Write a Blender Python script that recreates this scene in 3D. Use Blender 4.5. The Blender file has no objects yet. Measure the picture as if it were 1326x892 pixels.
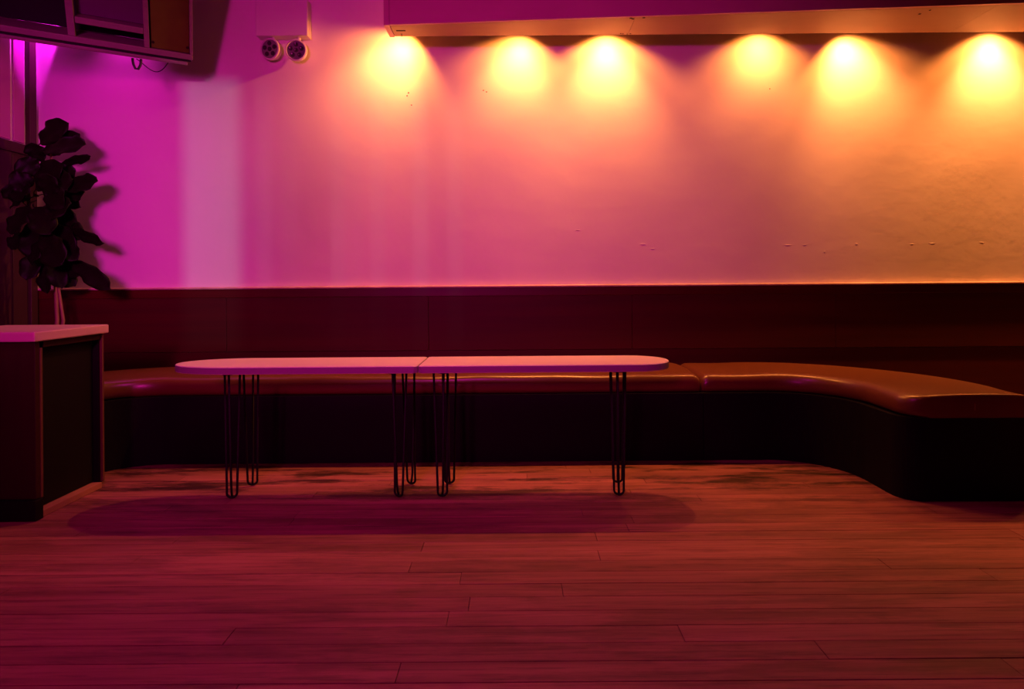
import bpy, bmesh, math, random
from math import sin, cos, pi, radians as R, sqrt
from mathutils import Vector, Matrix
random.seed(7)
S = bpy.context.scene
COL = S.collection

# ------------------------------------------------------------------ camera
H = 1.08
cam_d = bpy.data.cameras.new('camera')
cam = bpy.data.objects.new('camera', cam_d); COL.objects.link(cam)
cam.location = (0, 0, H)
cam.rotation_euler = (pi/2, 0.0073, 0)
cam_d.sensor_width = 36; cam_d.lens = 760/1326*36
cam_d.shift_x = -5/1326; cam_d.shift_y = -81/1326
cam_d.clip_start = 0.02
S.camera = cam

# ------------------------------------------------------------------ world, exposure
w = bpy.data.worlds.new('world'); S.world = w; w.use_nodes = True
w.node_tree.nodes['Background'].inputs[0].default_value = (0.02, 0.012, 0.03, 1)
w.node_tree.nodes['Background'].inputs[1].default_value = 0.3
S.view_settings.view_transform = 'Standard'
S.view_settings.look = 'None'
S.view_settings.exposure = 0.0
S.view_settings.gamma = 1.0
S.view_settings.use_curve_mapping = False

# ------------------------------------------------------------------ lights
WARM = (1.0, 0.26, 0.042)
WARM2 = (1.0, 0.30, 0.070)
MAG = (1.0, 0.012, 0.68)
def spot(name, loc, target, color, power, half, blend, size=0.04):
    d = bpy.data.lights.new(name, 'SPOT'); d.color = color; d.energy = power
    d.spot_size = 2*R(half); d.spot_blend = blend; d.shadow_soft_size = size
    o = bpy.data.objects.new(name, d); COL.objects.link(o)
    o.location = loc
    o.rotation_euler = (Vector(target)-Vector(loc)).to_track_quat('-Z', 'Y').to_euler()
    return o
# magenta stage cans on the ceiling, behind and left of the camera
PAR = [((-1.45, 0.1, 1.86), (-2.95, 4.17, 1.62), MAG, 265, 21, 1.0, 0.25),
       ((-1.15, -1.9, 2.0), (-0.7, 4.17, 2.0), (1.0, 0.010, 0.46), 480, 32, 1.0, 0.20),
       ((-0.7, 1.0, 3.10), (-0.7, 1.8, 0.0), (1.0, 0.008, 0.55), 118, 62, 1.0, 0.30)]
par_lights = [spot('stage_can_beam', a, b, c, p, h, bl, z_) for a, b, c, p, h, bl, z_ in PAR]
corner_beam = spot('corner_beam', (-3.14, 4.09, 3.06), (-3.14-.68, 4.09+.09, 3.06-.73), (1.0, 0.012, 0.95), 40, 25, 0.35, 0.012)
fill_spot = spot('fill_spot_beam', (-2.72, 4.03, 3.05), (-2.80, 4.10, 2.0), (1.0, 0.012, 0.70), 13, 44, 1.0, 0.02)  # added fill lamp, brightens the wall shaded by the cabinet
# pale light from the street, through the gaps of the shuttered window behind the camera
street = spot('street_light', (0.5, -6.2, 1.6), (-1.2, 4.17, 1.5), (0.55, 1.0, 0.95), 430, 24, 0.3, 0.04)
# warm downlights in the slot behind the pelmet: x, sideways tilt, power, half angle
DOWN = [(-0.69, 31, 54, 66, 0.6, 95), (0.08, 10, 48, 66, 0.6, 90), (0.655, 0, 54, 66, 0.5, 118), (1.74, 0, 42, 68, 0.6, 40),
        (2.28, -17, 50, 58, 0.45, 165), (3.375, 0, 50, 64, 0.5, 175), (4.3, 0, 54, 62, 0.5, 270)]

# ------------------------------------------------------------------ helpers
ORG = {}
def tag(o, label=None, cat=None, group=None, kind=None):
    if label: o['label'] = label
    if cat: o['category'] = cat
    if group: o['group'] = group
    if kind: o['kind'] = kind
    return o
def empty(name, loc, label=None, cat=None, group=None, kind=None):
    o = bpy.data.objects.new(name, None); COL.objects.link(o); o.location = loc
    o.empty_display_size = 0.05
    ORG[o] = Vector(loc)
    return tag(o, label, cat, group, kind)
def mk(name, verts, faces, mat, parent=None, smooth=False, org=None):
    """mesh from world-space vertices, linked (under parent)"""
    off = ORG.get(parent, Vector((0, 0, 0))) if org is None else Vector(org)
    me = bpy.data.meshes.new(name)
    me.from_pydata([Vector(v)-off for v in verts], [], faces)
    me.update()
    bm = bmesh.new(); bm.from_mesh(me); bmesh.ops.recalc_face_normals(bm, faces=bm.faces[:]); bm.to_mesh(me); bm.free()
    if smooth:
        for p in me.polygons: p.use_smooth = True
    o = bpy.data.objects.new(name, me); COL.objects.link(o)
    if mat: me.materials.append(mat)
    if parent: o.parent = parent
    if parent: ORG[o] = off
    else:
        if org is not None: o.location = org
        ORG[o] = Vector(org) if org is not None else Vector((0, 0, 0))
    return o
class MB:
    def __init__(s): s.v = []; s.f = []
    def add(s, v, f):
        n = len(s.v); s.v += [tuple(x) for x in v]; s.f += [tuple(i+n for i in q) for q in f]
        return s
    def box(s, x0, x1, y0, y1, z0, z1, bev=0.0):
        if bev <= 0:
            v = [(x, y, z) for x in (x0, x1) for y in (y0, y1) for z in (z0, z1)]
            return s.add(v, [(0, 1, 3, 2), (4, 6, 7, 5), (0, 4, 5, 1), (2, 3, 7, 6), (0, 2, 6, 4), (1, 5, 7, 3)])
        bm = bmesh.new(); bmesh.ops.create_cube(bm, size=1)
        for q in bm.verts:
            q.co = Vector(((x0+x1)/2+q.co.x*(x1-x0), (y0+y1)/2+q.co.y*(y1-y0), (z0+z1)/2+q.co.z*(z1-z0)))
        bmesh.ops.bevel(bm, geom=bm.edges[:], offset=bev, segments=2, affect='EDGES', profile=0.5)
        bm.verts.index_update()
        s.add([q.co[:] for q in bm.verts], [[q.index for q in f.verts] for f in bm.faces]); bm.free()
        return s
    def tube(s, pts, r, n=8, cap=True):
        pts = [Vector(p) for p in pts]; rr = r if isinstance(r, (list, tuple)) else [r]*len(pts)
        rings = []; up = None
        for i, p in enumerate(pts):
            t = (pts[min(i+1, len(pts)-1)]-pts[max(i-1, 0)]).normalized()
            if up is None:
                up = Vector((0, 0, 1)) if abs(t.z) < .9 else Vector((1, 0, 0))
            a = (up-t*up.dot(t)).normalized(); b = t.cross(a); up = a
            rings.append([p+(a*cos(2*pi*k/n)+b*sin(2*pi*k/n))*rr[i] for k in range(n)])
        v = [q for r_ in rings for q in r_]; f = []
        for i in range(len(pts)-1):
            for k in range(n):
                f.append((i*n+k, i*n+(k+1) % n, (i+1)*n+(k+1) % n, (i+1)*n+k))
        if cap:
            f.append(tuple(range(n))[::-1]); f.append(tuple((len(pts)-1)*n+k for k in range(n)))
        return s.add(v, f)
    def lathe(s, prof, c, n=24, axis=Vector((0, 0, 1)), close=True):
        """prof: (radius, distance along axis)"""
        axis = Vector(axis).normalized(); c = Vector(c)
        a = axis.orthogonal().normalized(); b = axis.cross(a)
        v = []; f = []
        for r, h in prof:
            for k in range(n): v.append(c+axis*h+(a*cos(2*pi*k/n)+b*sin(2*pi*k/n))*r)
        for i in range(len(prof)-1):
            for k in range(n): f.append((i*n+k, i*n+(k+1) % n, (i+1)*n+(k+1) % n, (i+1)*n+k))
        if close:
            f.append(tuple(range(n))[::-1]); f.append(tuple((len(prof)-1)*n+k for k in range(n)))
        return s.add(v, f)
    def prism(s, poly, z0, z1):
        n = len(poly)
        v = [(x, y, z0) for x, y in poly]+[(x, y, z1) for x, y in poly]
        f = [tuple(range(n))[::-1], tuple(range(n, 2*n))]+[(i, (i+1) % n, n+(i+1) % n, n+i) for i in range(n)]
        return s.add(v, f)
    def build(s, name, mat, parent=None, smooth=False, org=None): return mk(name, s.v, s.f, mat, parent, smooth, org)

# ------------------------------------------------------------------ materials
def mat(name, base, rough=0.5, spec=0.5, metal=0.0, noise=None, bump=None, emit=None, coat=0):
    """noise: (scale xyz, amount, second colour, detail)   bump: (scale xyz, strength, distance)"""
    m = bpy.data.materials.new(name); m.use_nodes = True; nt = m.node_tree; N = nt.nodes; L = nt.links
    b = N['Principled BSDF']
    b.inputs['Base Color'].default_value = (*base, 1); b.inputs['Roughness'].default_value = rough
    b.inputs['Metallic'].default_value = metal; b.inputs['Specular IOR Level'].default_value = spec
    b.inputs['Coat Weight'].default_value = coat
    if emit:
        b.inputs['Emission Color'].default_value = (*emit[0], 1); b.inputs['Emission Strength'].default_value = emit[1]
    tc = N.new('ShaderNodeTexCoord')
    def tex(scale, detail, rough_=0.6):
        mp = N.new('ShaderNodeMapping'); mp.inputs['Scale'].default_value = scale
        L.new(tc.outputs['Object'], mp.inputs['Vector'])
        t = N.new('ShaderNodeTexNoise'); t.inputs['Scale'].default_value = 1; t.inputs['Detail'].default_value = detail
        t.inputs['Roughness'].default_value = rough_
        L.new(mp.outputs['Vector'], t.inputs['Vector']); return t
    if noise:
        sc, amt, c2, det = noise
        t = tex(sc, det)
        rp = N.new('ShaderNodeValToRGB'); rp.color_ramp.elements[0].position = .5-amt/2; rp.color_ramp.elements[1].position = .5+amt/2
        rp.color_ramp.elements[0].color = (*c2, 1); rp.color_ramp.elements[1].color = (*base, 1)
        L.new(t.outputs['Fac'], rp.inputs['Fac']); L.new(rp.outputs['Color'], b.inputs['Base Color'])
    if bump:
        sc, st, dist = bump
        t = tex(sc, 4); bp = N.new('ShaderNodeBump'); bp.inputs['Strength'].default_value = st; bp.inputs['Distance'].default_value = dist
        L.new(t.outputs['Fac'], bp.inputs['Height']); L.new(bp.outputs['Normal'], b.inputs['Normal'])
    return m

M = {}
M['plaster'] = mat('painted_plaster', (.82, .76, .74), .62, .3, noise=((.9, .9, .7), .5, (.74, .68, .66), 5), bump=((2.2, 2.2, 2.2), .25, .02))
M['ceiling'] = mat('ceiling_paint', (.14, .12, .12), .8)
M['lit_board'] = mat('magenta_lit_board', (.42, .10, .34), .5, .3)  # magenta light on these boards is put into their colour
M['dim_wall'] = mat('dark_painted_wall', (.16, .11, .12), .7, bump=((6, 6, 6), .2, .01))
M['rail_wood'] = mat('varnished_dark_wood_rail', (.085, .009, .004), .4, .25, noise=((.8, 14, 30), .5, (.05, .006, .003), 4))
M['panel_wood'] = mat('varnished_dark_wood_panel', (.072, .009, .004), .55, .2, noise=((.7, 10, 14), .6, (.042, .006, .003), 4))
M['dark_wood'] = mat('near_black_wood', (.05, .02, .018), .5, .4, noise=((20, 20, 1), .5, (.03, .012, .01), 4))
M['pelmet'] = mat('painted_pelmet_board', (.36, .20, .14), .55, .3, noise=((2, 5, 5), .5, (.31, .17, .12), 4))
M['pelmet_front'] = mat('dark_painted_fascia', (.55, .24, .36), .5, .3, noise=((2, 5, 5), .5, (.48, .2, .3), 4))
M['hole'] = mat('black_chip', (.012, .006, .006), .9, .1)
M['leather'] = mat('brown_vinyl', (.145, .05, .018), .30, .6, noise=((3, 3, 3), .6, (.115, .038, .014), 5), bump=((90, 90, 90), .05, .002))
M['bench_base'] = mat('black_bench_front', (.005, .004, .006), .7, .12)
M['tabletop'] = mat('white_laminate', (.72, .62, .60), .45, .3, noise=((4, 4, 4), .4, (.66, .56, .54), 4))
M['rim_dim'] = mat('dimmed_table_rim', (.24, .18, .22), .45, .3)  # rim colour darkened to stand for shade on the table edge
M['black_iron'] = mat('black_iron', (.006, .005, .005), .55, .2, metal=0)
M['counter_top'] = mat('pale_counter_board', (.54, .40, .33), .45, .3, noise=((2, 8, 8), .5, (.47, .34, .28), 4))
M['counter_body'] = mat('reddish_counter_panel', (.032, .008, .006), .55, .2, noise=((20, 20, 2), .6, (.022, .005, .004), 4))
M['counter_edge'] = mat('raw_board_edge', (.33, .15, .09), .5, .4)
M['counter_edge_dim'] = mat('worn_post_edge', (.11, .045, .025), .5, .4)
M['black_board'] = mat('black_board', (.005, .004, .004), .65, .15)
M['leaf'] = mat('fig_leaf_green', (.009, .022, .003), .5, .14, noise=((12, 12, 12), .5, (.005, .012, .002), 4), bump=((30, 30, 30), .25, .006))
M['bark'] = mat('fig_bark', (.30, .17, .10), .7, .3, noise=((30, 30, 8), .5, (.18, .10, .06), 5))
M['pot'] = mat('dark_pot', (.05, .045, .05), .5)
M['soil'] = mat('soil', (.03, .02, .015), .95, bump=((60, 60, 60), .8, .02))
M['white_plastic'] = mat('off_white_plastic', (.72, .66, .66), .4, .4)
M['lens'] = mat('clear_led_lens', (.30, .26, .30), .15, .7, metal=.4)
M['led_hole'] = mat('led_cup', (.04, .03, .04), .25, .6)
M['cab_frame'] = mat('cabinet_board', (.21, .13, .15), .5, .3, noise=((4, 20, 20), .5, (.17, .10, .12), 4))
M['cab_dark'] = mat('cabinet_inside_black', (.01, .008, .01), .7, .2)
M['cab_back'] = mat('cabinet_back_board', (.10, .05, .09), .55, .3)
M['amber'] = mat('amber_panel', (.11, .17, .006), .5, .15, noise=((5, 5, 5), .6, (.08, .12, .004), 4))
M['cable'] = mat('black_cable', (.015, .012, .015), .5)
M['lamp_body'] = mat('black_lamp_housing', (.02, .02, .022), .4, .5)
M['lamp_lens'] = mat('warm_lamp_lens', (.9, .6, .3), .3, emit=(WARM, 6))
M['mag_lens'] = mat('magenta_lamp_lens', (.8, .1, .5), .3, emit=(MAG, 6))
M['pale_edge'] = mat('pale_ledge', (.62, .45, .38), .3, .5, noise=((9, 9, 9), .5, (.4, .25, .2), 4))
M['filler'] = mat('flaked_paint', (.82, .74, .70), .5, .4)

# floor: worn boards; tone differs from board to board
def floor_mat():
    m = bpy.data.materials.new('worn_floorboard'); m.use_nodes = True; nt = m.node_tree; N = nt.nodes; L = nt.links
    b = N['Principled BSDF']; b.inputs['Specular IOR Level'].default_value = .35
    tc = N.new('ShaderNodeTexCoord')
    def tex(sc, det, r=.6):
        mp = N.new('ShaderNodeMapping'); mp.inputs['Scale'].default_value = sc; L.new(tc.outputs['Object'], mp.inputs['Vector'])
        t = N.new('ShaderNodeTexNoise'); t.inputs['Scale'].default_value = 1; t.inputs['Detail'].default_value = det; t.inputs['Roughness'].default_value = r
        L.new(mp.outputs['Vector'], t.inputs['Vector']); return t.outputs['Fac']
    def ramp(x, p0, c0, p1, c1):
        r = N.new('ShaderNodeValToRGB'); e = r.color_ramp.elements
        e[0].position = p0; e[0].color = (*c0, 1); e[1].position = p1; e[1].color = (*c1, 1); L.new(x, r.inputs['Fac']); return r.outputs['Color']
    def mul(a, c, f=1):
        x = N.new('ShaderNodeMix'); x.data_type = 'RGBA'; x.blend_type = 'MULTIPLY'; x.inputs[0].default_value = f
        L.new(a, x.inputs[6]); L.new(c, x.inputs[7]); return x.outputs[2]
    base = ramp(tex((1.1, 26, 26), 5), .32, (.225, .076, .064), .68, (.385, .140, .122))
    oi = N.new('ShaderNodeObjectInfo')
    board = ramp(oi.outputs['Random'], 0, (.80, .76, .74), 1, (1.08, 1.06, 1.05))
    stain = ramp(tex((1.1, 6.5, 4), 7, .75), .42, (.20, .17, .16), .51, (1, 1, 1))
    streak = ramp(tex((3.2, 60, 60), 3), .36, (.60, .56, .55), .47, (1, 1, 1))
    patch = ramp(tex((.55, 1.2, 1), 3), .30, (.62, .60, .60), .60, (1, 1, 1))
    # old black finish left along the foot of the bench
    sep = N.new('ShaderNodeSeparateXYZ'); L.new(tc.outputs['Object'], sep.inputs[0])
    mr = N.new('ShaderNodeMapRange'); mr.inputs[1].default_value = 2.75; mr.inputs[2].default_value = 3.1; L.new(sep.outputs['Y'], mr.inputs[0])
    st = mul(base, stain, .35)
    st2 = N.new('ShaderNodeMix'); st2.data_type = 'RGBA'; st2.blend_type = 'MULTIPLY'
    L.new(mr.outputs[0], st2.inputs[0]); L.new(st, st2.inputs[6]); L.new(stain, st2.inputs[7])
    c = mul(mul(mul(st2.outputs[2], board), streak, .75), patch, .8)
    L.new(c, b.inputs['Base Color'])
    r = N.new('ShaderNodeMapRange'); r.inputs[3].default_value = .42; r.inputs[4].default_value = .68; L.new(tex((2, 20, 20), 4), r.inputs[0]); L.new(r.outputs[0], b.inputs['Roughness'])
    bp = N.new('ShaderNodeBump'); bp.inputs['Strength'].default_value = .25; bp.inputs['Distance'].default_value = .004
    L.new(tex((3, 45, 45), 4), bp.inputs['Height']); L.new(bp.outputs['Normal'], b.inputs['Normal'])
    return m
M['floor'] = floor_mat()

# ------------------------------------------------------------------ the room
XL, XR, YB, YF, ZC = -3.40, 5.2, 4.17, -2.2, 3.3
MB().box(XL-.1, XR+.1, YB, YB+.1, -.05, ZC, 0)
wall_back = tag(mk('wall_back', *(lambda b: (b.v, b.f))(MB().box(XL-.1, XR+.1, YB, YB+.1, -.05, ZC)), M['plaster']), 'pale plaster back wall washed by warm and magenta lights', kind='structure')
wall_left = tag(MB().box(XL-.1, XL, YF-.1, YB, -.05, ZC).build('wall_left', M['plaster']), kind='structure')
tag(MB().box(XR, XR+.1, YF-.1, YB, -.05, ZC).build('wall_right', M['dim_wall']), kind='structure')
tag(MB().box(XL-.1, XR+.1, YF-.1, YB+.1, ZC, ZC+.1).build('ceiling', M['ceiling']), kind='structure')
# front wall with an opening for the shuttered window (behind the camera)
WX0, WX1, WZ0, WZ1 = -.75, .30, 1.222, 1.956
wf = MB()
wf.box(XL, WX0, YF-.1, YF, 0, ZC); wf.box(WX1, XR, YF-.1, YF, 0, ZC)
wf.box(WX0, WX1, YF-.1, YF, 0, WZ0); wf.box(WX0, WX1, YF-.1, YF, WZ1, ZC)
tag(wf.build('wall_front', M['dim_wall']), kind='structure')
win = empty('window_1', (-.2, YF, WZ0), 'boarded window in the wall behind the viewer', kind='structure')
def wx(px): return .5+((px-668)*YB/760-.5)*.3857      # a gap that throws its stripe of light on the back wall
gaps = [(wx(241), wx(314))]+[(wx(p)-g/2, wx(p)+g/2) for p, g in ((345, .008), (378, .005), (440, .009), (462, .005), (491, .007), (546, .009), (590, .007), (694, .006))]
x = WX0
for a, b in gaps+[(WX1, WX1)]:
    MB().box(x, a, YF-.03, YF-.015, WZ0-.02, WZ1+.02).build('shutter_board', M['dark_wood'], win)
    x = b

# floor boards
fl = tag(MB().box(XL-.1, XR+.1, YF-.1, YB+.1, -.08, -.022).build('floor', M['black_board']), 'worn wooden board floor', kind='structure')
PW = .086
y = YB-.005; row = 0
meshes = {}
def plank(x0, x1, y0, y1, dz):
    return MB().box(x0, x1, y0, y1, -.02, dz, .0015)
while y > 1.28:
    x = XL+.004-random.uniform(0, 1.6) if row % 2 else XL+.004
    x0 = XL+.004; ends = []
    xx = XL+random.uniform(.5, 2.0)
    while xx < XR-.5:
        ends.append(xx); xx += random.uniform(1.3, 2.5)
    ends.append(XR-.004)
    for xe in ends:
        dz = random.uniform(-.0015, 0)
        plank(x0, xe-.0015, y-PW+.0018, y, dz).build('floorboard', M['floor'], fl)
        x0 = xe
    y -= PW; row += 1
rest = MB()
while y > YF+.02:
    x0 = XL+.004; xx = XL+random.uniform(.5, 2.0)
    while x0 < XR-.01:
        xe = min(xx, XR-.004)
        rest.box(x0, xe-.0015, max(y-PW+.0018, YF), y, -.02, 0); x0 = xe; xx += random.uniform(1.3, 2.5)
        if xx > XR-.5: xx = XR
    y -= PW
tag(rest.build('floorboards_behind', M['floor'], fl), kind='stuff')

# wainscot on the back wall
wn = empty('trim_1', (0, YB, 0), 'dark varnished wood panelling along the foot of the back wall', kind='structure')
xs = [XL+.002, -2.05, -.62, .82, 2.26, 3.70, XR-.002]
for a, b in zip(xs[:-1], xs[1:]):
    MB().box(a+.001, b-.001, YB-.018, YB-.001, .60, .985, .002).build('panel', M['panel_wood'], wn)
MB().box(XL+.002, XR-.002, YB-.012, YB-.001, .0, .598, .002).build('lower_rail', M['panel_wood'], wn)
MB().box(XL+.002, XR-.002, YB-.026, YB-.001, .983, 1.046, .003).build('top_rail', M['rail_wood'], wn)
# rounded nosing that catches the downlights, paler than the rail
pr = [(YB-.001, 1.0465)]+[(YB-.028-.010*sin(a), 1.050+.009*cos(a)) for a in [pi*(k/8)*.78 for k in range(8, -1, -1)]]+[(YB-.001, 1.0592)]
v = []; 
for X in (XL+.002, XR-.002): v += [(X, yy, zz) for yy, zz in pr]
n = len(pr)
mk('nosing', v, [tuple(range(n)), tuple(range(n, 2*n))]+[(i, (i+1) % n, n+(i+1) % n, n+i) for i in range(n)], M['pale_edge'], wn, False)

# wall_left: board panelling below, boards tinted for magenta light above, corner post
lw = empty('trim_2', (XL, 4.0, 0), 'dark wood boards and corner post on the left wall behind the fig', kind='structure')
MB().box(XL+.001, XL+.035, YB-.095, YB-.037, 0, ZC-.002, .003).build('corner_post', M['dark_wood'], lw)
yy = YB-.10; k = 0
while yy > 2.0:
    MB().box(XL+.001, XL+.016+.003*(k % 2), yy-.118, yy-.003, 0, 1.98, .003).build('board', M['dark_wood'], lw)
    yy -= .12; k += 1
MB().box(XL+.001, XL+.03, 2.0, YB-.097, 1.98, 2.05, .004).build('rail', M['dark_wood'], lw)
yy = YB-.10
for k in range(12):
    MB().box(XL+.001, XL+.012, yy-.10, yy-.012, 2.06, ZC-.002, .004).build('upper_board', M['lit_board'], lw)
    yy -= .112

# flaked paint and old fixings on the back wall
def blob(name, cx, cz, rx, rz, mt, seed, th=.004):
    rnd = random.Random(seed); n = 11
    ring = [(cx+rx*cos(2*pi*k/n)*rnd.uniform(.55, 1.1), cz+rz*sin(2*pi*k/n)*rnd.uniform(.55, 1.1)) for k in range(n)]
    v = [(a, YB+.001, b) for a, b in ring]+[(cx+(a-cx)*.35, YB-th*rnd.uniform(.5, 1), cz+(b-cz)*.35) for a, b in ring]+[(cx, YB-th, cz)]
    f = [(k, (k+1) % n, n+(k+1) % n, n+k) for k in range(n)]+[(n+k, n+(k+1) % n, 2*n) for k in range(n)]
    return mk(name, v, f, mt, wall_back)
def wp(px, py):
    dx = px-668; dy = 365-py; c, s_ = cos(.0073), sin(.0073)
    return ((dx*c+dy*s_)*YB/760, H+(dy*c-dx*s_)*YB/760)
for i, (px, py, a, b) in enumerate(((1020, 317, .045, .008), (1042, 317, .03, .009), (1109, 316, .02, .02), (1068, 326, .012, .02), (1181, 316, .03, .007),
                                    (1207, 315, .04, .008), (1271, 314, .035, .007), (832, 316, .05, .02), (845, 322, .04, .012), (740, 284, .008, .03), (748, 298, .04, .006))):
    X, Z = wp(px, py); blob('paint_flake', X, Z, a, b, M['plaster'], i, .0011)
for i, (px, py) in enumerate(((529, 120), (533, 136), (527, 124), (626, 117), (630, 119), (997, 115))):
    X, Z = wp(px, py); blob('screw_hole', X, Z, .008, .006, M['hole'], 50+i, .002)

# ------------------------------------------------------------------ lighting pelmet (soffit) under the ceiling
ZP = 2.717; YBK = 3.90
def yfront(X): return 3.725-.0607*(X+.826)
pel = empty('lighting_pelmet', (-.82, 3.8, ZP), 'long boxed lighting pelmet hung below the ceiling along the back wall', 'pelmet')
px0, px1 = -.826, XR-.01
def slab(poly, z0, z1): return MB().prism(poly, z0, z1)
# underside boards, jointed where the photograph shows the joint
cuts = [px0+.036, .755, 2.9, px1]
for a, b in zip(cuts[:-1], cuts[1:]):
    slab([(a+.001, yfront(a)+.02), (b-.001, yfront(b)+.02), (b-.001, YBK), (a+.001, YBK)], ZP, ZP+.018).build('underside_board', M['pelmet'], pel)
slab([(px0+.036, yfront(px0)), (px1, yfront(px1)), (px1, yfront(px1)+.018), (px0+.036, yfront(px0)+.018)], ZP+.001, ZC-.002).build('fascia', M['pelmet_front'], pel)
slab([(px0, yfront(px0)-.004), (px0+.034, yfront(px0)-.004), (px0+.034, YBK+.004), (px0, YBK+.004)], ZP-.003, ZC-.002).build('end_board', M['pelmet_front'], pel)
slab([(px0+.036, YBK-.018), (px1, YBK-.018), (px1, YBK-.001), (px0+.036, YBK-.001)], ZP+.02, ZC-.002).build('back_board', M['hole'], pel)
def chip(x0, x1, y0, y1): MB().box(x0, x1, y0, y1, ZP-.0015, ZP+.003).build('chip', M['hole'], pel)
chip(-.765, -.705, 3.805, 3.818); chip(-.745, -.735, 3.86, 3.868); chip(-.75, -.738, 3.885, 3.896)
for a, b in ((.72, 3.65), (.735, 3.66), (.80, 3.645)): chip(a, a+.016, b, b+.01)
for a, b in ((.70, 3.875), (.715, 3.88), (.745, 3.885), (.765, 3.88)): chip(a, a+.01, b, b+.008)
chip(2.50, 2.513, 3.62, 3.63); chip(2.53, 2.54, 3.57, 3.58)

# ------------------------------------------------------------------ downlights
ordn = ['leftmost, by the open end of the pelmet', 'second from the left', 'third from the left', 'fourth from the left and the dimmest', 'fifth from the left, leaning right', 'sixth from the left, near the right edge', 'past the right edge of the view']
DY, DZ = YB-.15, 2.90
for (X, tilt, pw, half, blend, core), od in zip(DOWN, ordn):
    t = empty('downlight', (X, DY, DZ), 'warm downlight hidden behind the pelmet, '+od, 'light', 'downlights behind the pelmet')
    d = Vector((-sin(R(tilt)), 0, -cos(R(tilt))))
    MB().lathe([(.020, -.10), (.034, -.085), (.034, -.004), (.030, 0), (.026, -.012)], (X, DY, DZ), 20, d).build('housing', M['lamp_body'], t, False)
    MB().lathe([(.005, -.0125), (.026, -.012), (.026, -.0105)], (X, DY, DZ), 20, d).build('lens', M['lamp_lens'], t)
    top = Vector((X, DY, DZ))-d*.06
    MB().tube([top, top+Vector((0, .06, .03)), Vector((top.x, YB-.004, top.z+.04))], .007, 8).build('bracket', M['lamp_body'], t)
    MB().lathe([(.028, 0), (.028, .008)], (top.x, YB-.009, top.z+.04), 16, (0, 1, 0)).build('wall_plate', M['lamp_body'], t)
    l = spot('downlight_beam', (0, 0, 0), (-sin(R(tilt)), 0, -cos(R(tilt))), WARM, pw, half, blend, .018)
    l.parent = t; l.location = d*.006
    l = spot('downlight_core', (0, 0, 0), (-sin(R(tilt)), .13, -cos(R(tilt))), WARM2, core, 42, 1.0, .024)
    l.parent = t; l.location = d*.006

# ------------------------------------------------------------------ stage cans (on the ceiling, out of view)
for (loc, tgt, c, p, h, bl, z_), nm in zip(PAR, ('left', 'middle', 'right')):
    t = empty('stage_light', loc, 'black stage can on the ceiling behind the viewer, '+nm+' of three', 'light', 'stage cans on the ceiling')
    d = (Vector(tgt)-Vector(loc)).normalized()
    MB().lathe([(.04, -.24), (.085, -.20), (.085, -.02), (.095, -.015), (.095, .0), (.08, -.03)], Vector(loc)-d*.07, 24, d).build('housing', M['lamp_body'], t)
    MB().lathe([(.01, -.031), (.08, -.03), (.08, -.027)], Vector(loc)-d*.07, 24, d).build('lens', M['mag_lens'], t)
    b = Vector(loc)-d*.18
    MB().tube([b+Vector((-.1, 0, 0)), b+Vector((-.1, 0, .1)), Vector((b.x, b.y, ZC-.03)), Vector((b.x, b.y, ZC-.001))], .01, 8).build('bracket', M['lamp_body'], t)
for nm, c0, tg, lb in (('corner_spotlight', (-3.14, 4.09, 3.06), (-3.82, 4.18, 2.33), 'small black spotlight high in the left corner, aimed into the corner behind the cabinet'),
                       ('corner_spotlight', (-2.72, 4.03, 3.05), (-2.80, 4.10, 2.0), 'small black spotlight added above the corner cabinet to fill its shade on the back wall')):
    c0 = Vector(c0); d = (Vector(tg)-c0).normalized()
    t = empty(nm, c0, lb, 'light', 'small spotlights above the cabinet')
    MB().lathe([(.015, -.10), (.026, -.085), (.028, -.012), (.022, -.02)], c0, 16, d).build('housing', M['lamp_body'], t)
    b = c0-d*.06
    MB().tube([b, b+Vector((0, .01, .08)), Vector((b.x, YB-.002, b.z+.1))], .006, 8).build('bracket', M['lamp_body'], t)

# ------------------------------------------------------------------ banquette bench
CR, CL, CY, CYI = (1.5, 3.08), (-2.1, 3.08), 3.08, 3.15
RI, RO = .40, 1.045
def path_left():
    P = []
    for k in range(0, 25):
        a = R(74)*(1-k/24)
        P.append(((CL[0]-RI*sin(a), CYI+RI*cos(a)), (CL[0]-RO*sin(a), CY+RO*cos(a))))
    for k in range(1, 61):
        X = CL[0]+(1.118-CL[0])*k/60
        P.append(((X, CYI+RI), (X, CY+RO)))
    return P
def path_right():
    P = []
    for k in range(0, 10):
        X = 1.122+(CR[0]-1.122)*k/9
        P.append(((X, CYI+RI), (X, CY+RO)))
    for k in range(1, 31):
        a = R(90)*k/30
        P.append(((CR[0]+RI*sin(a), CYI+RI*cos(a)), (CR[0]+RO*sin(a), CY+RO*cos(a))))
    P.append(((CR[0]+RI, 3.0), (CR[0]+RO, 3.0)))
    for k in range(0, 11):                     # the corner of the end is rounded
        a = R(90)*k/10
        P.append(((CR[0]+RI+.11-.11*cos(a), 2.955-.11*sin(a)), (CR[0]+RO, 2.955-.11*sin(a)-.0001*k)))
    return P
SEC = [(.02, .405), (-.004, .42), (-.010, .445), (-.006, .472), (.006, .492), (.022, .503), (.05, .510), (.10, .514), (.2, .518), (.35, .521), (.5, .522), (.65, .521), (.8, .518), (.9, .512), (.96, .50), (.99, .475), (1.0, .44), (.99, .405)]
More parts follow.
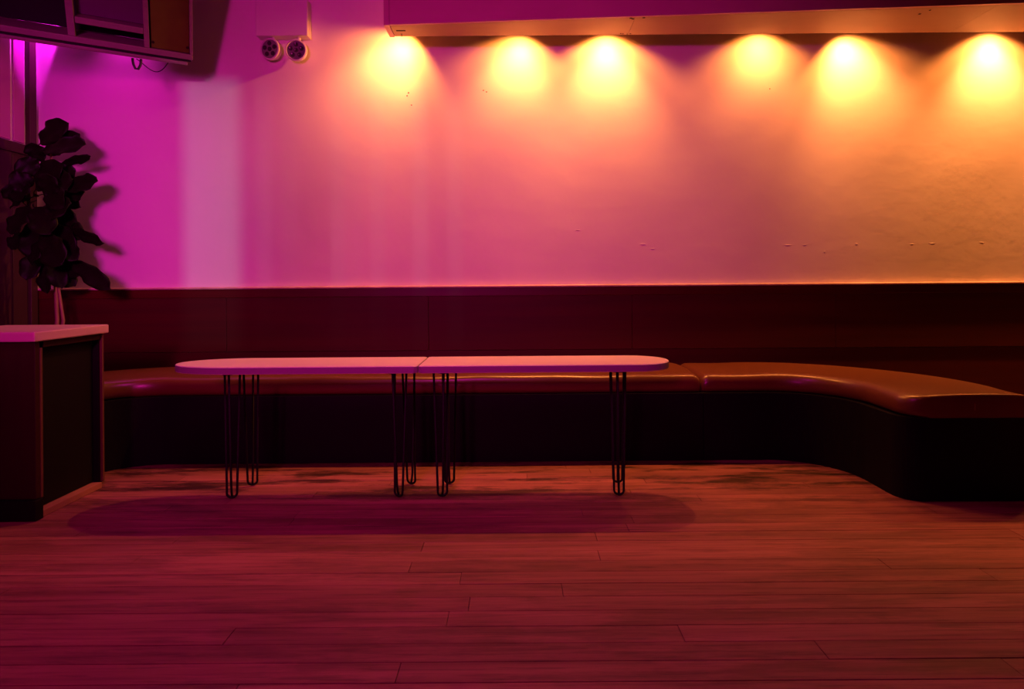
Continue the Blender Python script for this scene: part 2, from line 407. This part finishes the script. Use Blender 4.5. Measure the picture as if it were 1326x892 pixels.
def resample_ends(P):
    """extra sections close to both ends so the cushion rounds over"""
    def lerp(a, b, t): return tuple(tuple(p+(q-p)*t for p, q in zip(u, v_)) for u, v_ in zip(a, b))
    L0 = sqrt((P[1][1][0]-P[0][1][0])**2+(P[1][1][1]-P[0][1][1])**2)
    def ins(a, b):
        L = sqrt((b[0][0]-a[0][0])**2+(b[0][1]-a[0][1])**2)
        return [lerp(a, b, min(.9, d/L)) for d in (.004, .010, .018, .028) if d/L < .9]
    return [P[0]]+ins(P[0], P[1])+P[1:-1]+ins(P[-1], P[-2])[::-1]+[P[-1]]
def cushion(P, name, parent, soft0, soft1, seed):
    P = resample_ends(P); rnd = random.Random(seed)
    acc = [0]
    for a, b in zip(P[:-1], P[1:]): acc.append(acc[-1]+sqrt((b[0][0]-a[0][0])**2+(b[0][1]-a[0][1])**2))
    T = acc[-1]; v = []; n = len(SEC)
    for (fr, bk), s_ in zip(P, acc):
        def edge(d, soft): return 0 if d >= soft else (1-sqrt(max(0, 1-(1-d/soft)**2)))
        e = max(edge(s_, soft0), edge(T-s_, soft1))
        wob = .0025*sin(s_*5.1+seed)+.0015*sin(s_*13+seed*2)
        for a, z in SEC:
            zz = .405+(z-.405)*(1-.42*e)+(wob if z > .48 else 0)
            aa = a+(.035*e*(1-2*a) if True else 0)
            v.append((fr[0]+(bk[0]-fr[0])*aa, fr[1]+(bk[1]-fr[1])*aa, zz))
    f = []
    for i in range(len(P)-1):
        for k in range(n):
            f.append((i*n+k, i*n+(k+1) % n, (i+1)*n+(k+1) % n, (i+1)*n+k))
    f.append(tuple(range(n))); f.append(tuple((len(P)-1)*n+k for k in range(n)))
    o = mk(name, v, f, M['leather'], parent, True)
    md = o.modifiers.new('edge', 'EDGE_SPLIT'); md.split_angle = R(75)
    return o
def base(P, parent, ins=-.025):
    fr = []; bk = []
    for a, b in P:
        d = Vector((b[0]-a[0], b[1]-a[1])).normalized()
        fr.append((a[0]+d.x*ins, a[1]+d.y*ins)); bk.append((b[0]-d.x*.012, b[1]-d.y*.012))
    v = []; f = []; n = len(P)
    for z in (0.0, .404):
        v += [(x, y, z) for x, y in fr]; v += [(x, y, z) for x, y in bk]
    for i in range(n-1):
        f += [(i, i+1, 2*n+i+1, 2*n+i), (n+i, 3*n+i, 3*n+i+1, n+i+1), (i, n+i, n+i+1, i+1), (2*n+i, 2*n+i+1, 3*n+i+1, 3*n+i)]
    f += [(0, 2*n, 3*n, n), (n-1, 2*n-1, 4*n-1, 3*n-1)]
    o = mk('base', v, f, M['bench_base'], parent, False)
    return o
b1 = empty('banquette_bench', (-.5, 3.8, 0), 'long brown vinyl bench unit behind the tables, reaching to the dark counter', 'bench', 'bench units along the back wall')
cushion(path_left(), 'seat_cushion', b1, .05, .06, 1); base(path_left(), b1)
b2 = empty('banquette_bench', (1.9, 3.5, 0), 'curved brown vinyl bench unit turning toward the viewer at right', 'bench', 'bench units along the back wall')
cushion(path_right(), 'seat_cushion', b2, .06, .05, 4); base(path_right(), b2)
MB().box(2.218, 2.224, 2.8445, 2.8525, .44, .475, .001).build('care_tag', M['counter_edge'], b2)

# ------------------------------------------------------------------ hairpin tables (local frame: rounded end at -x, straight end at +x)
HT = .672; TH = .036
def table_poly(E):
    L_, W = 1.268, .36
    P = []
    n = 22
    for k in range(n+1):                       # rounded end: a long half ellipse
        a = pi/2+pi*k/n
        c, s_ = cos(a), sin(a)
        P.append((-L_/2+E-E*abs(c), W/2*(1 if s_ > 0 else -1)*abs(s_)**.95))
    P += [(L_/2-.015, -W/2), (L_/2, -W/2+.012), (L_/2, W/2-.012), (L_/2-.015, W/2)]
    return P
def make_table(loc, label, E, sg, legs):
    t = empty('hairpin_table', loc, label, 'table', 'white tables in front of the bench')
    ox, oy = loc[0], loc[1]
    P = [(ox+a*sg, oy+b) for a, b in table_poly(E)][::sg]
    n = len(P); cx = ox; v = []; levels = [(.996, HT-TH), (1, HT-TH+.003), (1, HT-.003), (.996, HT)]
    for s_, z in levels:
        for a, b in P: v.append((ox+(a-ox)*s_, oy+(b-oy)*(s_ if s_ == 1 else .985), z))
    f = [tuple(range(n))[::-1], tuple(range(3*n, 4*n))]
    for l in range(3): f += [(l*n+i, l*n+(i+1) % n, (l+1)*n+(i+1) % n, (l+1)*n+i) for i in range(n)]
    top = mk('tabletop', v, f, M['tabletop'], t)
    # thin strip darkening the rim as if less light fell there
    ev = []
    for z in (HT-TH+.0035, HT-.0035): ev += [(ox+(a-ox)*1.0012, oy+(b-oy)*1.004, z) for a, b in P]
    ef = [(i, (i+1) % n, n+(i+1) % n, n+i) for i in range(n)]
    eb = mk('shade_strip', ev, ef, M['rim_dim'], top); eb['label'] = 'table rim with shade put into its colour'
    for lx, ly, rot in legs:
        c, s_ = cos(R(rot)), sin(R(rot))
        def q(a, b, z): return (ox+sg*(lx+a*c-b*s_), oy+ly+a*s_+b*c, z)
        zt = HT-TH-.004
        pts = [q(-.036, .022, zt), q(-.024, 0, .045)]
        pts += [q(-.024*cos(u), -.002, .026-.020*sin(u)) for u in [pi*k/8 for k in range(9)]]
        pts += [q(.024, 0, .045), q(.036, .022, zt)]
        m = MB().tube(pts, .0058, 8)
        m.tube([q(.0, -.045, zt), q(.0, -.014, .06), q(0, -.008, .03), q(0, 0, .008)], .0058, 8)
        leg = m.build('leg', M['black_iron'], t, True)
        pm = MB(); pp = [q(-.07, .045, 0), q(-.02, -.075, 0), q(.02, -.075, 0), q(.07, .045, 0)]
        pm.prism([(a, b) for a, b, _ in pp], HT-TH-.005, HT-TH-.0005)
        pm.build('mounting_plate', M['black_iron'], leg)
    return t
TY = 3.05
make_table((-1.122, TY, 0), 'white-topped hairpin table at left, its long rounded end toward the dark counter', .33, 1, ((-.317, -.09, 12), (-.295, .09, 195), (.524, -.09, -25), (.554, .09, 160)))
make_table((.152, TY, 0), 'white-topped hairpin table at right, its rounded end toward the curved bench', .20, -1, ((-.36, -.09, 12), (-.385, .09, 190), (.53, -.09, -20), (.514, .09, 165)))

# ------------------------------------------------------------------ counter at the left edge
cx0, cx1, cy0, cy1 = -2.74, -2.215, 2.70, 3.15
ct = empty('service_counter', (-2.48, 2.92, 0), 'dark wooden counter with pale top and open side at the left edge', 'counter')
MB().box(cx0-.01, cx1+.022, cy0-.03, cy1+.012, .822, .868, .006).build('countertop', M['counter_top'], ct)
MB().box(cx0, cx1, cy0, cy0+.028, .095, .820, .003).build('front_panel', M['counter_body'], ct)
MB().box(cx0, cx1-.015, cy0+.03, cy0+.05, .095, .80, .002).build('inner_panel', M['black_board'], ct)
MB().box(cx0, cx1-.014, cy1-.02, cy1, .0, .820, .003).build('rear_panel', M['black_board'], ct)
MB().box(cx1-.013, cx1+.001, cy1-.014, cy1, .031, .820, .002).build('post', M['counter_edge_dim'], ct)
MB().box(cx1-.013, cx1+.001, cy0+.029, cy0+.043, .093, .789, .002).build('post', M['counter_edge_dim'], ct)
MB().box(cx0+.01, cx0+.03, cy0+.052, cy1-.022, .03, .80, .002).build('far_side_panel', M['black_board'], ct)
MB().box(cx0+.032, cx1+.002, cy0+.03, cy1-.022, .0, .030, .002).build('bottom_board', M['counter_edge'], ct)
MB().box(cx0+.032, cx1-.002, cy0+.052, cy1-.022, .79, .820, .002).build('top_rail', M['counter_body'], ct)
MB().box(cx1-.06, cx1-.045, cy0+.052, cy1-.022, .032, .788, .001).build('recessed_panel', M['black_board'], ct)
MB().box(cx0, cx1+.012, cy0-.018, cy0+.028, .0, .092, .002).build('kick_plinth', M['black_board'], ct)

# ------------------------------------------------------------------ cabinet hung in the corner, tilted forward
cab = empty('hanging_cabinet', (-2.053, 3.75, 2.505), 'wide open-fronted cabinet hung tilted in the top left corner, amber panel at its end', 'cabinet')
ang = math.atan2(.48, .875)
cab.rotation_mode = 'XYZ'
# local frame: +x along the front to the right end (x=0 right end), +y into the corner, z up
cab.matrix_world = Matrix.Translation((-2.053, 3.75, 2.505)) @ Matrix.Rotation(ang, 4, 'Z') @ Matrix.Rotation(R(32), 4, 'X')
ORG[cab] = Vector((0, 0, 0))
CL_, CH, CD = 1.42, .55, .20
def cb(name, x0, x1, y0, y1, z0, z1, m, bev=.002, par=None): return MB().box(x0, x1, y0, y1, z0, z1, bev).build(name, M[m], par or cab)
cb('bottom_board', -CL_, 0, 0, CD, .004, .038, 'cab_frame', .003)
cb('groove', -CL_, -.01, .014, CD-.002, -.012, .003, 'cab_dark', .001)
cb('lower_lip', -CL_, -.03, .004, CD, -.034, -.013, 'cab_frame', .004)
cb('right_side', -.018, 0, 0, CD, .039, CH, 'cab_frame')
cb('left_side', -CL_, -CL_+.018, 0, CD, .039, CH, 'cab_frame')
cb('top_board', -CL_, 0, 0, CD, CH+.001, CH+.03, 'cab_frame')
cb('back_board', -CL_+.02, -.02, CD-.012, CD-.001, .04, CH, 'cab_dark')
am = cb('amber_panel', -.224, -.020, .014, .024, .042, CH-.002, 'amber')
for sx in (-.215, -.030):
    MB().lathe([(.008, 0), (.008, .004)], (sx, .010, .075), 12, (0, 1, 0)).build('screw', M['hole'], am)
cb('divider', -.262, -.234, .004, CD-.014, .039, CH-.001, 'cab_frame')
cb('shelf', -.60, -.263, .004, CD-.014, .115, .150, 'cab_frame')
cb('post', -.640, -.604, .004, .05, .039, CH-.001, 'cab_frame')
cb('upper_back', -.60, -.264, .10, .11, .152, CH-.002, 'cab_back')
# cable looping below the cabinet
cable = MB()
p0 = Vector((-2.335, 3.625, 2.46))
pts = [p0+Vector((-.022, .0, .018)), p0+Vector((-.021, 0, .0)), p0+Vector((-.017, 0, -.02)), p0+Vector((-.006, .0, -.045)), p0+Vector((.006, .01, -.045)), p0+Vector((.016, .015, -.02)), p0+Vector((.02, .015, .0)), p0+Vector((.021, .015, .018))]
cable.tube(pts, .0075, 8)
tag(cable.build('cable', M['cable'], None, True, org=tuple(p0)), 'short black cable loop hanging under the corner cabinet', 'cable')
c2 = MB()  # strand added in place of the cable loop's shadow on the wall
pts = []
for k in range(17):
    u = k/16
    pts.append((-2.485+.24*u, 3.86+.03*sin(pi*u), 2.565-.085*sin(pi*u)**1.2+.02*u))
pts += [(-2.25, 3.93, 2.63), (-2.31, 4.05, 2.68), (-2.36, YB-.0005, 2.71)]
c2.tube(pts, .003, 6)
tag(c2.build('shadow_strand', M['cable'], None, True, org=(-2.29, 3.92, 2.5)), 'thin sagging strand added in place of the cable shadow on the back wall', 'cable')

# ------------------------------------------------------------------ emergency light
EX0, EX1, EZ0, EZ1 = -1.80, -1.437, 2.806, 3.06
em = empty('emergency_light', (-1.62, YB-.05, EZ0), 'white twin-head emergency light high on the wall beside the cabinet', 'light')
body = MB().box(EX0, EX1, YB-.085, YB-.001, EZ0, EZ1, .006).build('body', M['white_plastic'], em)
for hx, hz, yaw, pit in ((-1.702, 2.716, -12, 4), (-1.520, 2.706, 2, 2)):
    c = Vector((hx, YB-.075, hz)); d = Vector((sin(R(yaw)), -cos(R(yaw))*cos(R(pit)), -sin(R(pit)))).normalized()
    hd = MB().lathe([(.03, -.055), (.062, -.045), (.073, -.012), (.075, 0), (.074, .010), (.066, .012), (.064, .004)], c, 28, d).build('lamp_head', M['white_plastic'], em, False)
    MB().lathe([(.002, .0055), (.0635, .005), (.0635, .001)], c, 28, d).build('lens', M['lens'], hd)
    a = d.cross(Vector((0, 0, 1))).normalized(); b = a.cross(d)
    for k in range(6):
        q = c if k == 5 else c+(a*cos(2*pi*k/5+pi/2)+b*sin(2*pi*k/5+pi/2))*.039
        MB().lathe([(.0155, .004), (.0155, .0085), (.011, .0085), (.004, .0065)], q, 14, d).build('led', M['led_hole'], hd)
    MB().tube([(hx+.01, YB-.05, EZ0-.001), (hx+.01, YB-.05, hz+.06)], .014, 10).build('stem', M['white_plastic'], em)

# ------------------------------------------------------------------ fiddle-leaf fig in the corner behind the bench
FX, FY = -3.13, 3.95
fig = empty('potted_fig', (FX, FY, 0), 'dark fiddle-leaf fig in a pot in the left corner', 'plant')
MB().lathe([(.11, 0), (.125, .01), (.15, .44), (.155, .45), (.142, .45), (.138, .42)], (FX, FY, 0), 28).build('pot', M['pot'], fig)
MB().lathe([(.02, .425), (.137, .42), (.137, .41)], (FX, FY, 0), 28).build('soil', M['soil'], fig)
def ip(px, py, Y):
    dx = px-668; dy = 365-py; c, s_ = cos(.0073), sin(.0073)
    return Vector(((dx*c+dy*s_)*Y/760, Y, H+(dy*c-dx*s_)*Y/760))
tr = [Vector((FX, FY, .42)), ip(74, 415, FY), ip(72, 370, FY), ip(69, 320, FY), ip(66, 260, FY-.02), ip(66, 200, FY-.02), ip(66, 178, FY-.02)]
MB().tube(tr, [.014, .012, .011, .010, .008, .006, .004], 10).build('trunk', M['bark'], fig, True)
tr2 = [Vector((FX+.03, FY-.02, .42)), ip(82, 415, FY-.03), ip(76, 375, FY-.03), ip(80, 330, FY-.04), ip(84, 290, FY-.05)]
MB().tube(tr2, [.012, .010, .009, .007, .004], 10).build('trunk', M['bark'], fig, True)
def leaf(base, tip, width, droop, roll, seed):
    """fiddle-shaped blade with waved rim, sunken ribs and a stalk"""
    rnd = random.Random(seed)
    base = Vector(base); tip = Vector(tip); ax = tip-base; L_ = ax.length; ax.normalize()
    toward = Vector((0, -1, .25)); nrm = (toward-ax*toward.dot(ax)).normalized()
    nrm = Matrix.Rotation(roll, 3, ax) @ nrm
    side = ax.cross(nrm)
    nu, nv = 13, 8; v = []; f = []
    ph = rnd.uniform(0, 6)
    for i in range(nu+1):
        u = i/nu
        wd = width/2*((sin(pi*min(1, u**.9))**.55)*(.62+.5*u-.10*math.exp(-((u-.38)/.12)**2)) if 0 < u < 1 else .02)
        for j in range(nv+1):
            s_ = 2*j/nv-1
            fold = .22*wd*abs(s_)-.10*wd*s_*s_
            wave = .010*abs(s_)**2*sin(u*17+ph+(2 if s_ > 0 else 0))
            rib = .0035*sin((u*8-abs(s_)*1.4)*2*pi)*min(1, abs(s_)*3)*(1-abs(s_)**4)
            bend = -droop*u*u*L_
            p = base+ax*(u*L_)+side*(s_*wd)+nrm*(fold+wave+rib+bend*.6)+Vector((0, 0, bend*.5))
            v.append(p)
    for i in range(nu):
        for j in range(nv):
            f.append((i*(nv+1)+j, i*(nv+1)+j+1, (i+1)*(nv+1)+j+1, (i+1)*(nv+1)+j))
    m = MB().add(v, f)
    m.tube([base-ax*.05+Vector((0, .02, -.01)), base-ax*.02, base+ax*.02], [.004, .0035, .003], 6)
    o = m.build('leaf', M['leaf'], fig, True)
    md = o.modifiers.new('thick', 'SOLIDIFY'); md.thickness = .0015
    return o
LV = [((52, 186), (81, 157), .15, 3.86, .2), ((56, 196), (102, 181), .16, 3.80, -.3), ((60, 200), (96, 172), .13, 3.90, .3), ((80, 213), (112, 202), .06, 3.84, .9), ((82, 246), (119, 230), .14, 3.80, -.2),
      ((46, 246), (74, 210), .17, 3.82, .1), ((50, 253), (14, 264), .09, 3.85, .7), ((38, 265), (14, 297), .15, 3.74, .2), ((48, 282), (84, 260), .18, 3.76, -.2),
      ((55, 304), (76, 336), .19, 3.72, .2), ((84, 294), (127, 311), .09, 3.80, .7), ((74, 286), (100, 304), .15, 3.86, -.2), ((92, 338), (136, 367), .12, 3.80, .1), ((66, 338), (92, 364), .13, 3.90, -.1),
      ((63, 330), (57, 372), .13, 3.88, .2), ((40, 288), (42, 326), .16, 3.84, -.2), ((50, 226), (26, 206), .15, 3.88, .1), ((44, 232), (14, 236), .15, 3.80, -.3), ((60, 268), (92, 282), .15, 3.88, .3),
      ((62, 216), (92, 224), .13, 3.88, -.3), ((58, 240), (78, 262), .15, 3.76, .2), ((36, 300), (14, 318), .13, 3.88, .1), ((72, 312), (96, 330), .12, 3.78, -.4), ((30, 262), (10, 240), .14, 3.86, .0),
      ((60, 300), (40, 336), .12, 3.78, .4), ((66, 330), (78, 366), .12, 3.84, -.3), ((70, 246), (98, 262), .12, 3.90, .1), ((54, 210), (40, 186), .12, 3.90, .2), ((66, 256), (60, 226), .15, 3.74, .1), ((44, 268), (62, 296), .16, 3.72, -.2), ((78, 258), (104, 246), .10, 3.86, .3),
      ((34, 236), (22, 256), .14, 3.78, .1), ((62, 292), (92, 316), .15, 3.82, .1), ((70, 340), (100, 350), .12, 3.86, .3), ((50, 318), (34, 356), .13, 3.86, -.2), ((70, 220), (84, 240), .13, 3.80, -.1)]
for i, (a, b, wd, Y, rl) in enumerate(LV):
    A = ip(a[0], a[1], Y+.05); B = ip(b[0], b[1], Y-.03)
    for q in (A, B): q.x = max(q.x, XL+.05)
    leaf(A, B+(B-A)*.08, wd*1.18, .12, rl, i)
